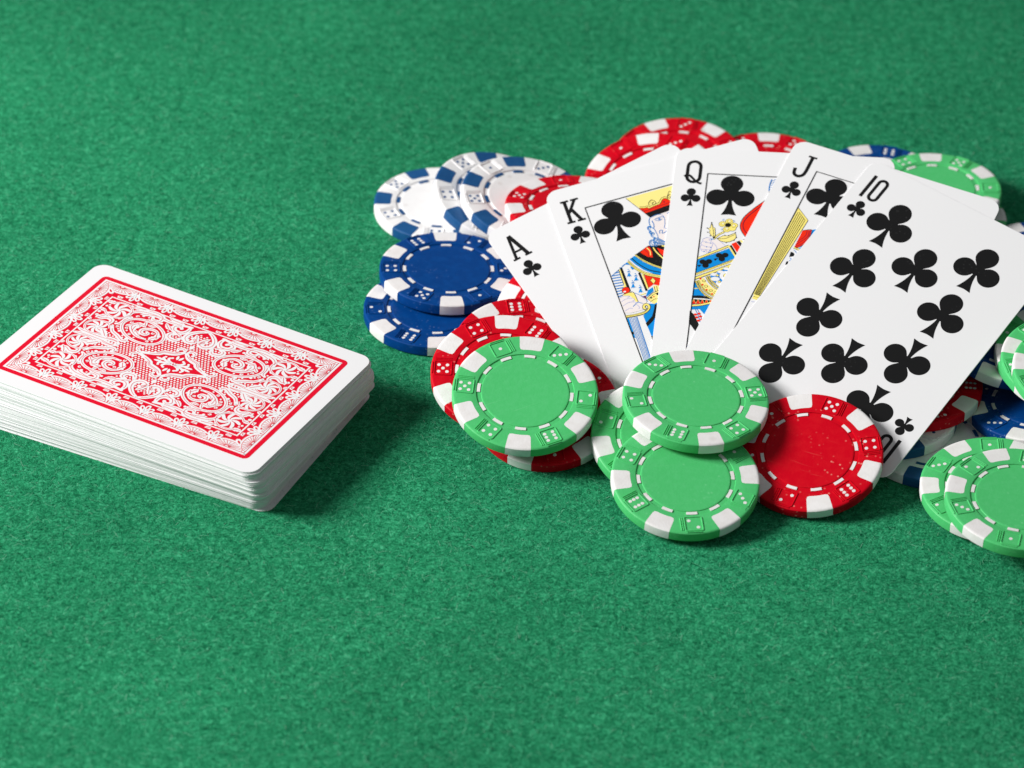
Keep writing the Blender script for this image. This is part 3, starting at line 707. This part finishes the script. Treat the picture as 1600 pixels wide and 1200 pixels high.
# ---- ten
F = Face('10'); card_basics(F, '10')
for u, v in [(sx * 14.15, 27.3 * q) for sx in (-1, 1) for q in (1, 1 / 3, -1 / 3, -1)] + [(0, 18.2), (0, -18.2)]:
    i = Ink(); club(i, u, v + (.1 if v > 0 else -.1), 1.0, 1 if v > 0 else -1, 1.02); i.build('club_pip', F.root)

# ------------------------------------------------------------------ the face-down deck
ND = 50
DK_X, DK_Y, DK_PSI = -90.81, 824.7, -0.4815
De, Dh = V(math.cos(DK_PSI), math.sin(DK_PSI), 0), V(-math.sin(DK_PSI), math.cos(DK_PSI), 0)
knots = [(0, 0, 0, 0), (2, .0, .1, .0), (3, .1, .4, -.15), (9, .2, .5, -.1), (10, .4, 1.5, -.25), (16, .7, 1.2, -.1), (20, 1.0, 1.8, -.2), (23, 1.3, .9, .0), (27, 1.6, 1.6, -.1), (28, 2.2, .7, .1), (34, 2.7, .2, .2), (40, 3.2, -.6, .4), (44, 3.6, -1.0, .5), (48, 4.0, -1.4, .7), (49, 4.1, .1, .8)]
def deck_pose(i):
    for a, b in zip(knots, knots[1:]):
        if a[0] <= i <= b[0]:
            t = (i - a[0]) / (b[0] - a[0]); return [a[k] + t * (b[k] - a[k]) for k in (1, 2, 3)]
for i in range(ND):
    rot, de, dh = deck_pose(i)
    if 0 < i < ND - 1: rot += rnd.gauss(0, .13); de += rnd.gauss(0, .14) + (rnd.random() < .12) * .3; dh += rnd.gauss(0, .05) - (rnd.random() < .1) * .15
    z = (ND - i) * CT
    p = V(DK_X, DK_Y, z) + De * de + Dh * dh
    psi = DK_PSI + math.radians(rot) - math.pi / 2
    n, e, g = axes(0, 0, psi)
    o = bpy.data.objects.new('playing_card', None if i == 0 else CARD); col.objects.link(o)
    o.matrix_world = frame_matrix(p, n, e, g)
    if i == 0:
        tag(o, 'face-down card with red scrollwork back on top of the deck', 'playing card', 'cards stacked in the face-down deck')
        link('card_stock', CARD, o); top_card = o
    elif i == ND - 1:
        tag(o, 'bottom playing card of the face-down deck, lying directly on the felt', 'playing card', 'cards stacked in the face-down deck')
    else:
        tag(o, 'white-edged playing card stacked in the deck beneath the red scrollwork card', 'playing card', 'cards stacked in the face-down deck')

# ---- printed back: a long axis, b short axis; quadrant drawn once and mirrored
HA, HB = 39.5, 25.95
I = Ink()
to = lambda a, b: (-b, a)                    # pattern (a, b) -> card (u, v)
def q4(fn):
    for sa in (1, -1):
        for sb in (1, -1): fn(lambda a, b: to(sa * a, sb * b))
def bp(m, pts, lv): I.poly(m, [to(a, b) for a, b in pts], lv)
def bl(m, pts, wd, lv, taper=None, closed=False): I.line(m, [to(a, b) for a, b in pts], wd, lv, closed, taper)
bp('backred', rounded(HA, HB, 1.6, 5), 1)
def rect_ring(ha, hb, wd, lv): 
    for k, (p, q) in enumerate((((-ha - wd / 2, hb), (ha + wd / 2, hb)), ((-ha - wd / 2, -hb), (ha + wd / 2, -hb)), ((ha, hb), (ha, -hb)), ((-ha, hb), (-ha, -hb)))): bl('white', [p, q], wd, lv)
rect_ring(HA - 1.75, HB - 1.75, .62, 2)
rect_ring(HA - 7.75, HB - 7.75, .45, 2)
def fan(cx, cy, dx, dy, wdt, dep):
    """scallop standing on the border line, (dx,dy) points inward"""
    ex, ey = -dy, dx
    tr = lambda s, t: (cx + ex * s + dx * t, cy + ey * s + dy * t)
    arc = lambda rs, rt, n=18: [tr(rs * math.cos(math.pi * k / n), rt * math.sin(math.pi * k / n)) for k in range(n + 1)]
    bp('white', arc(wdt / 2 * .98, dep), 3)
    bl('backred', arc(wdt / 2 * .86, dep * .80), .16, 4)
    for k in range(1, 12):
        a = math.pi * k / 12; bl('backred', [tr(1.0 * math.cos(a), .75 * math.sin(a)), tr(wdt / 2 * .82 * math.cos(a), dep * .74 * math.sin(a))], .15, 5)
    bp('backred', arc(.95, .72, 8), 6); bp('white', arc(.55, .42, 8), 7)
def palm(cx, cy, dx, dy, ln, n=5, spread=1.15):
    ex, ey = -dy, dx
    for k in range(n):
        a = (k / (n - 1) - .5) * 2 * spread if n > 1 else 0
        vx, vy = dx * math.cos(a) + ex * math.sin(a), dy * math.cos(a) + ey * math.sin(a); px, py = -vy, vx
        l = ln * (1 - .18 * abs(a)); wd = .62 * ln / 3.2
        pts = [(0, 0), (.35 * l, .45 * wd), (.7 * l, wd), (.95 * l, .6 * wd), (l, 0), (.95 * l, -.6 * wd), (.7 * l, -wd), (.35 * l, -.45 * wd)]
        bp('white', [(cx + vx * s + px * t, cy + vy * s + py * t) for s, t in pts], 4.5)
        bp('backred', [(cx + vx * s + px * t, cy + vy * s + py * t) for s, t in ((.5 * l, .12 * wd), (.72 * l, .38 * wd), (.84 * l, 0), (.72 * l, -.38 * wd), (.5 * l, -.12 * wd))], 6.5)
ba, bb = HA - 2.25, HB - 2.25
NA, NB = 7, 5
for s in (1, -1):
    for k in range(NA):
        cx = -ba + (k + .5) * 2 * ba / NA; fan(cx, s * bb, 0, -s, 2 * ba / NA, 3.3)
        if k: 
            x = -ba + k * 2 * ba / NA; palm(x, s * (bb - .9), 0, -s, 3.9)
            for dx in (-3.2, 3.2): bp('white', [(x + dx - .9, s * (bb - 4.1)), (x + dx + .9, s * (bb - 4.1)), (x + dx + .7, s * (bb - 5.0)), (x + dx - .7, s * (bb - 5.0))], 3); bl('backred', [(x + dx - .5, s * (bb - 4.35)), (x + dx + .5, s * (bb - 4.8))], .2, 5)
    for k in range(NB):
        cy = -bb + (k + .5) * 2 * bb / NB; fan(s * ba, cy, -s, 0, 2 * bb / NB, 3.3)
        if k:
            y = -bb + k * 2 * bb / NB; palm(s * (ba - .9), y, -s, 0, 3.9)
            for dy in (-2.7, 2.7): bp('white', [(s * (ba - 4.1), y + dy - .8), (s * (ba - 4.1), y + dy + .8), (s * (ba - 5.0), y + dy + .6), (s * (ba - 5.0), y + dy - .6)], 3); bl('backred', [(s * (ba - 4.35), y + dy - .4), (s * (ba - 4.8), y + dy + .4)], .2, 5)
for s in (1, -1):
    for t in (1, -1): palm(s * (ba - 1.2), t * (bb - 1.2), -s * .74, -t * .67, 4.6, 1)

def scroll(mp, pts, wd, curl0=0, curl1=0, lv=3, vein=True):
    """tapering white acanthus ribbon with bulbs at the curled ends and a fine red vein"""
    pts = smooth_pts(pts, 6)
    tp = lambda t: .45 + 1.1 * math.sin(math.pi * min(1, max(0, .08 + .84 * t))) ** .8
    I.line('white', [mp(*p) for p in pts], wd, lv, taper=tp)
    if curl0: I.disc('white', mp(*pts[0]), curl0, lv)
    if curl1: I.disc('white', mp(*pts[-1]), curl1, lv)
    if vein: I.line('backred', [mp(*p) for p in pts[3:-3]], .14, lv + 2)
def spiral(cx, cy, r0, a0, turns, k=14, dirn=1, shrink=.86):
    return [(cx + r0 * (1 - shrink * j / k) * math.cos(a0 + dirn * 2 * math.pi * turns * j / k), cy + r0 * (1 - shrink * j / k) * math.sin(a0 + dirn * 2 * math.pi * turns * j / k)) for j in range(k + 1)]
def leaf_blade(mp, x, y, ang, ln, wd, lv=3, vein=True, bend=.25):
    cs, sn = math.cos(ang), math.sin(ang); pts = []
    prof_ = [(0, .12), (.15, .55), (.3, .95), (.42, .75), (.55, 1.0), (.68, .7), (.8, .72), (.9, .35), (1, 0)]
    side = lambda sg: [(t * ln, sg * h * wd / 2 + bend * ln * t * t) for t, h in prof_]
    loop = side(1) + side(-1)[::-1][1:]
    I.poly('white', [mp(x + u * cs - v * sn, y + u * sn + v * cs) for u, v in loop], lv)
    if vein: I.line('backred', [mp(x + u * cs - v * sn, y + u * sn + v * cs) for u, v in [(t * ln, bend * ln * t * t) for t in (.1, .35, .6, .85)]], .15, lv + 2)
def rosette(mp, cx, cy, r, n, lv=3, dirn=1):
    for k in range(n):
        a = 2 * math.pi * k / n
        pts = [(cx + r * t * math.cos(a + dirn * 1.0 * t), cy + r * t * math.sin(a + dirn * 1.0 * t)) for t in (.12, .35, .6, .85, 1.0)]
        I.line('white', [mp(*p) for p in smooth_pts(pts, 4)], r * .25, lv, taper=lambda t: .3 + .9 * math.sin(math.pi * min(1, t * .9)))
    I.disc('white', mp(cx, cy), r * .16, lv + 1)
def oval_ring(mp, cx, cy, rx, ry, wd, rot, lv=3, a0=0, a1=2 * math.pi):
    pts = []
    for k in range(33):
        a = a0 + (a1 - a0) * k / 32; x, y = rx * math.cos(a), ry * math.sin(a); pts.append((cx + x * math.cos(rot) - y * math.sin(rot), cy + x * math.sin(rot) + y * math.cos(rot)))
    I.line('white', [mp(*p) for p in pts], wd, lv); I.line('backred', [mp(*p) for p in pts], .12, lv + 2)
# dotted lattice in the middle field
OV = (15.4, 8.6, 7.0, 4.7, .28)
def in_field(a, b):
    a, b = abs(a), abs(b)
    if a / 27.5 + b / 15.8 > 1: return False
    x, y = a - OV[0], b - OV[1]; cr, sr = math.cos(-OV[4]), math.sin(-OV[4]); u, v = x * cr - y * sr, x * sr + y * cr
    if (u / (OV[2] + .7)) ** 2 + (v / (OV[3] + .7)) ** 2 < 1: return False
    return (a / 10.8) ** .72 + (b / 8.6) ** .72 > 1.02
k = 0
for ia in range(-27, 28):
    for ib in range(-17, 18):
        a, b = ia * .98 + (.49 if ib % 2 else 0), ib * .86
        if in_field(a, b): I.disc('white', to(a, b), .37, 2, .31, 6)
def quad(mp):
    # oval medallion with a curling leaf inside
    oval_ring(mp, OV[0], OV[1], OV[2], OV[3], 1.0, OV[4])
    scroll(mp, [(10.4, 9.0), (12.4, 10.6), (14.6, 10.5), (16.0, 9.3), (15.6, 7.9), (14.2, 7.7), (13.7, 8.5), (14.4, 9.0)], .85, .5, .42)
    scroll(mp, [(13.0, 5.9), (15.6, 6.0), (17.8, 7.2), (19.4, 9.2), (18.8, 10.8), (17.6, 10.6), (17.7, 9.6)], .8, .42, .45)
    leaf_blade(mp, 10.2, 7.2, .9, 3.0, 1.7); leaf_blade(mp, 13.4, 12.2, -.3, 2.6, 1.2); leaf_blade(mp, 20.9, 8.4, 2.1, 2.4, 1.3); leaf_blade(mp, 15.2, 6.6, .4, 2.6, 1.1)
    leaf_blade(mp, 12.0, 6.0, 1.9, 3.2, 2.1); leaf_blade(mp, 18.0, 7.0, 1.2, 3.4, 1.9); leaf_blade(mp, 19.2, 11.2, 3.0, 3.4, 1.6); leaf_blade(mp, 16.2, 11.0, .9, 2.3, 1.3)
    # corner swirl
    oval_ring(mp, 26.6, 13.7, 3.9, 3.5, .75, .2, a0=.6, a1=5.6); rosette(mp, 26.6, 13.7, 3.3, 7)
    leaf_blade(mp, 29.0, 16.6, -.5, 2.8, 1.8); leaf_blade(mp, 29.6, 12.0, -.2, 2.0, 1.6); leaf_blade(mp, 24.2, 16.8, 2.7, 4.6, 1.8); leaf_blade(mp, 28.2, 10.6, -1.2, 3.6, 1.8)
    scroll(mp, [(30.6, 9.0), (29.0, 8.2), (27.2, 9.2), (25.6, 8.8), (25.4, 7.4), (26.6, 7.1)], .95, .5, .5)
    # end rosette beside the long axis
    oval_ring(mp, 27.2, 4.1, 3.5, 3.1, .7, 0, a0=-2.4, a1=2.8); rosette(mp, 27.2, 4.1, 2.9, 8, dirn=-1)
    leaf_blade(mp, 30.6, 6.2, .3, 1.6, 1.3); leaf_blade(mp, 22.8, 1.2, .9, 4.2, 2.2, bend=-.1); leaf_blade(mp, 22.6, 1.0, 2.9, 4.6, 1.8); scroll(mp, [(31.2, 1.1), (29.6, .7), (26, .5), (22.6, .6), (19.6, 1.0), (17.6, .4)], 1.0, .3, .3)
    scroll(mp, [(24.0, 6.8), (22.6, 4.6), (20.2, 3.4), (18.2, 2.2), (17.0, 2.6), (17.4, 3.6)], .9, .4, .45)
    # crossing stems
    scroll(mp, [(23.4, 12.8), (22.6, 15.2), (20.4, 16.6), (16.4, 16.9), (11.0, 16.3), (5.0, 17.2)], .95, .5, .35)
    scroll(mp, [(21.2, 17.3), (17.6, 18.0), (14.6, 17.2), (14.2, 15.2), (16.0, 14.7), (16.8, 15.8)], .95, .3, .45)
    scroll(mp, [(21.8, 12.6), (22.6, 11.0), (22.8, 8.8), (23.8, 8.0)], .8, .5, .4)
    leaf_blade(mp, 20.6, 15.2, 2.6, 5.4, 1.7); leaf_blade(mp, 12.6, 17.7, 3.3, 5.2, 1.4, bend=-.1); leaf_blade(mp, 18.2, 13.6, 2.9, 5.0, 1.3, bend=.1)
    leaf_blade(mp, 23.4, 16.9, -.2, 2.0, 1.3); leaf_blade(mp, 10.8, 14.6, 3.6, 2.2, 1.3)
    # heart palmette on the short axis and its scrolls
    scroll(mp, [(.2, 17.6), (2.0, 16.6), (3.8, 14.6), (4.2, 12.4), (2.8, 10.9), (1.0, 11.4), (1.2, 12.9), (2.3, 13.0)], 1.05, .3, .5)
    leaf_blade(mp, .3, 11.4, 1.25, 4.2, 1.6, bend=-.15); leaf_blade(mp, .4, 11.2, .8, 2.6, 1.1, bend=.1)
    scroll(mp, [(5.4, 17.2), (5.2, 15.0), (6.4, 13.4), (8.6, 13.6), (9.4, 15.2), (8.2, 16.1), (7.2, 15.3)], 1.1, .4, .5)
    scroll(mp, [(5.0, 11.4), (6.0, 9.6), (8.2, 10.0), (8.6, 11.6), (7.2, 12.2)], 1.05, .4, .5)
    leaf_blade(mp, 5.2, 12.2, .2, 3.4, 1.2); leaf_blade(mp, 9.8, 13.2, .5, 3.2, 1.4)
    I.poly('white', [mp(x, y) for x, y in ((0, 10.4), (.75, 9.2), (0, 7.9), (-.02, 9.2))], 3)
    # centre star: curved band and small scrolls
    st = smooth_pts([(.2, 6.3), (1.8, 4.6), (3.6, 3.9), (5.2, 3.4), (6.4, 2.0), (10.6, .2)], 6)
    I.line('white', [mp(*p) for p in st], 1.7, 4, taper=lambda t: .55 + .5 * math.sin(math.pi * t)); I.line('backred', [mp(*p) for p in st[3:-3]], .14, 6); I.line('backred', [mp(p[0] + .3, p[1] + .3) for p in st[5:-6]], .12, 6)
    scroll(mp, [(.3, 6.4), (1.2, 7.4), (2.6, 7.0), (2.4, 5.9)], .75, .2, .45, 4); scroll(mp, [(10.6, .3), (12.0, 1.0), (12.2, 2.0), (11.2, 2.2)], .7, .2, .4, 4)
    scroll(mp, [(.6, .5), (1.8, .8), (2.4, 1.8), (1.7, 2.4)], .5, .2, .38, 3, False); scroll(mp, [(.7, .3), (2.4, .4), (3.8, 1.2), (3.6, 2.0)], .5, .2, .38, 3, False); leaf_blade(mp, 3.2, .4, .12, 2.6, .9, 3, False, 0); leaf_blade(mp, .3, 2.2, 1.3, 2.0, .9, 3, False, 0)
    for x, y, r in ((22.2, 10.1, .55), (24.3, 10.6, .5), (19.3, 15.0, .45), (30.9, 10.6, .5), (24.7, 2.6, .4), (13.2, 14.5, .42), (21.0, 5.6, .45), (4.9, 9.0, .35), (30.6, 13.9, .4), (24.6, 17.3, .4)): I.disc('white', mp(x, y), r, 3)
q4(quad)
I.disc('white', to(0, 0), .75, 7, .55); I.disc('backred', to(0, 0), .4, 8, .25)
# small curls wherever the ground is still bare
g = 0.25; na, nb = int(31.2 / g), int(17.6 / g)
ga, gb = np.meshgrid(np.arange(na) * g, np.arange(nb) * g, indexing='ij'); occ = np.zeros((na, nb), bool)
for f, mi in zip(I.f, I.m):
    if I.mats[mi] != 'white': continue
    pu = np.array([I.v[k][:2] for k in f]) / MM; pa, pb = pu[:, 1], -pu[:, 0]
    if pa.max() < -.3 or pb.max() < -.3 or pa.min() > 31.5 or pb.min() > 17.9: continue
    sel = (ga >= pa.min()) & (ga <= pa.max()) & (gb >= pb.min()) & (gb <= pb.max())
    if not sel.any(): continue
    x, y = ga[sel], gb[sel]; ins = np.zeros(len(x), bool)
    for k in range(len(pa)):
        x1, y1, x2, y2 = pa[k], pb[k], pa[k - 1], pb[k - 1]
        cr = ((y1 > y) != (y2 > y)); ins ^= cr & (x < (x2 - x1) * (y - y1) / (y2 - y1 + 1e-12) + x1)
    occ[sel] |= ins
rb = random.Random(5)
def free(x, y, r):
    if x - r < .2 or y - r < .2 or x + r > 31 or y + r > 17.4: return False
    if x / 10.6 + y / 6.2 < 1 or in_field(x, y): return False
    return not occ[(ga - x) ** 2 + (gb - y) ** 2 < r * r].any()
for r in (1.5, 1.15, .85, .6, .42):
    for _ in range(900):
        x, y = rb.uniform(0, 31), rb.uniform(0, 17.5)
        if not free(x, y, r + .12): continue
        a0, dr = rb.uniform(0, 6.28), rb.choice((1, -1))
        if r > .5:
            sp = spiral(x, y, r * .82, a0, .95, 9, dr, .72)
            q4(lambda mp: scroll(mp, sp, r * .36, r * .16, r * .24, 3, False))
            if r > 1: q4(lambda mp: leaf_blade(mp, sp[0][0], sp[0][1], a0 - dr * 1.2, r * .9, r * .5, 3, False, .1))
        else: q4(lambda mp: I.disc('white', mp(x, y), r * .72, 3))
        occ |= (ga - x) ** 2 + (gb - y) ** 2 < (r + .1) ** 2
bpart = I.build('printed_back', top_card)
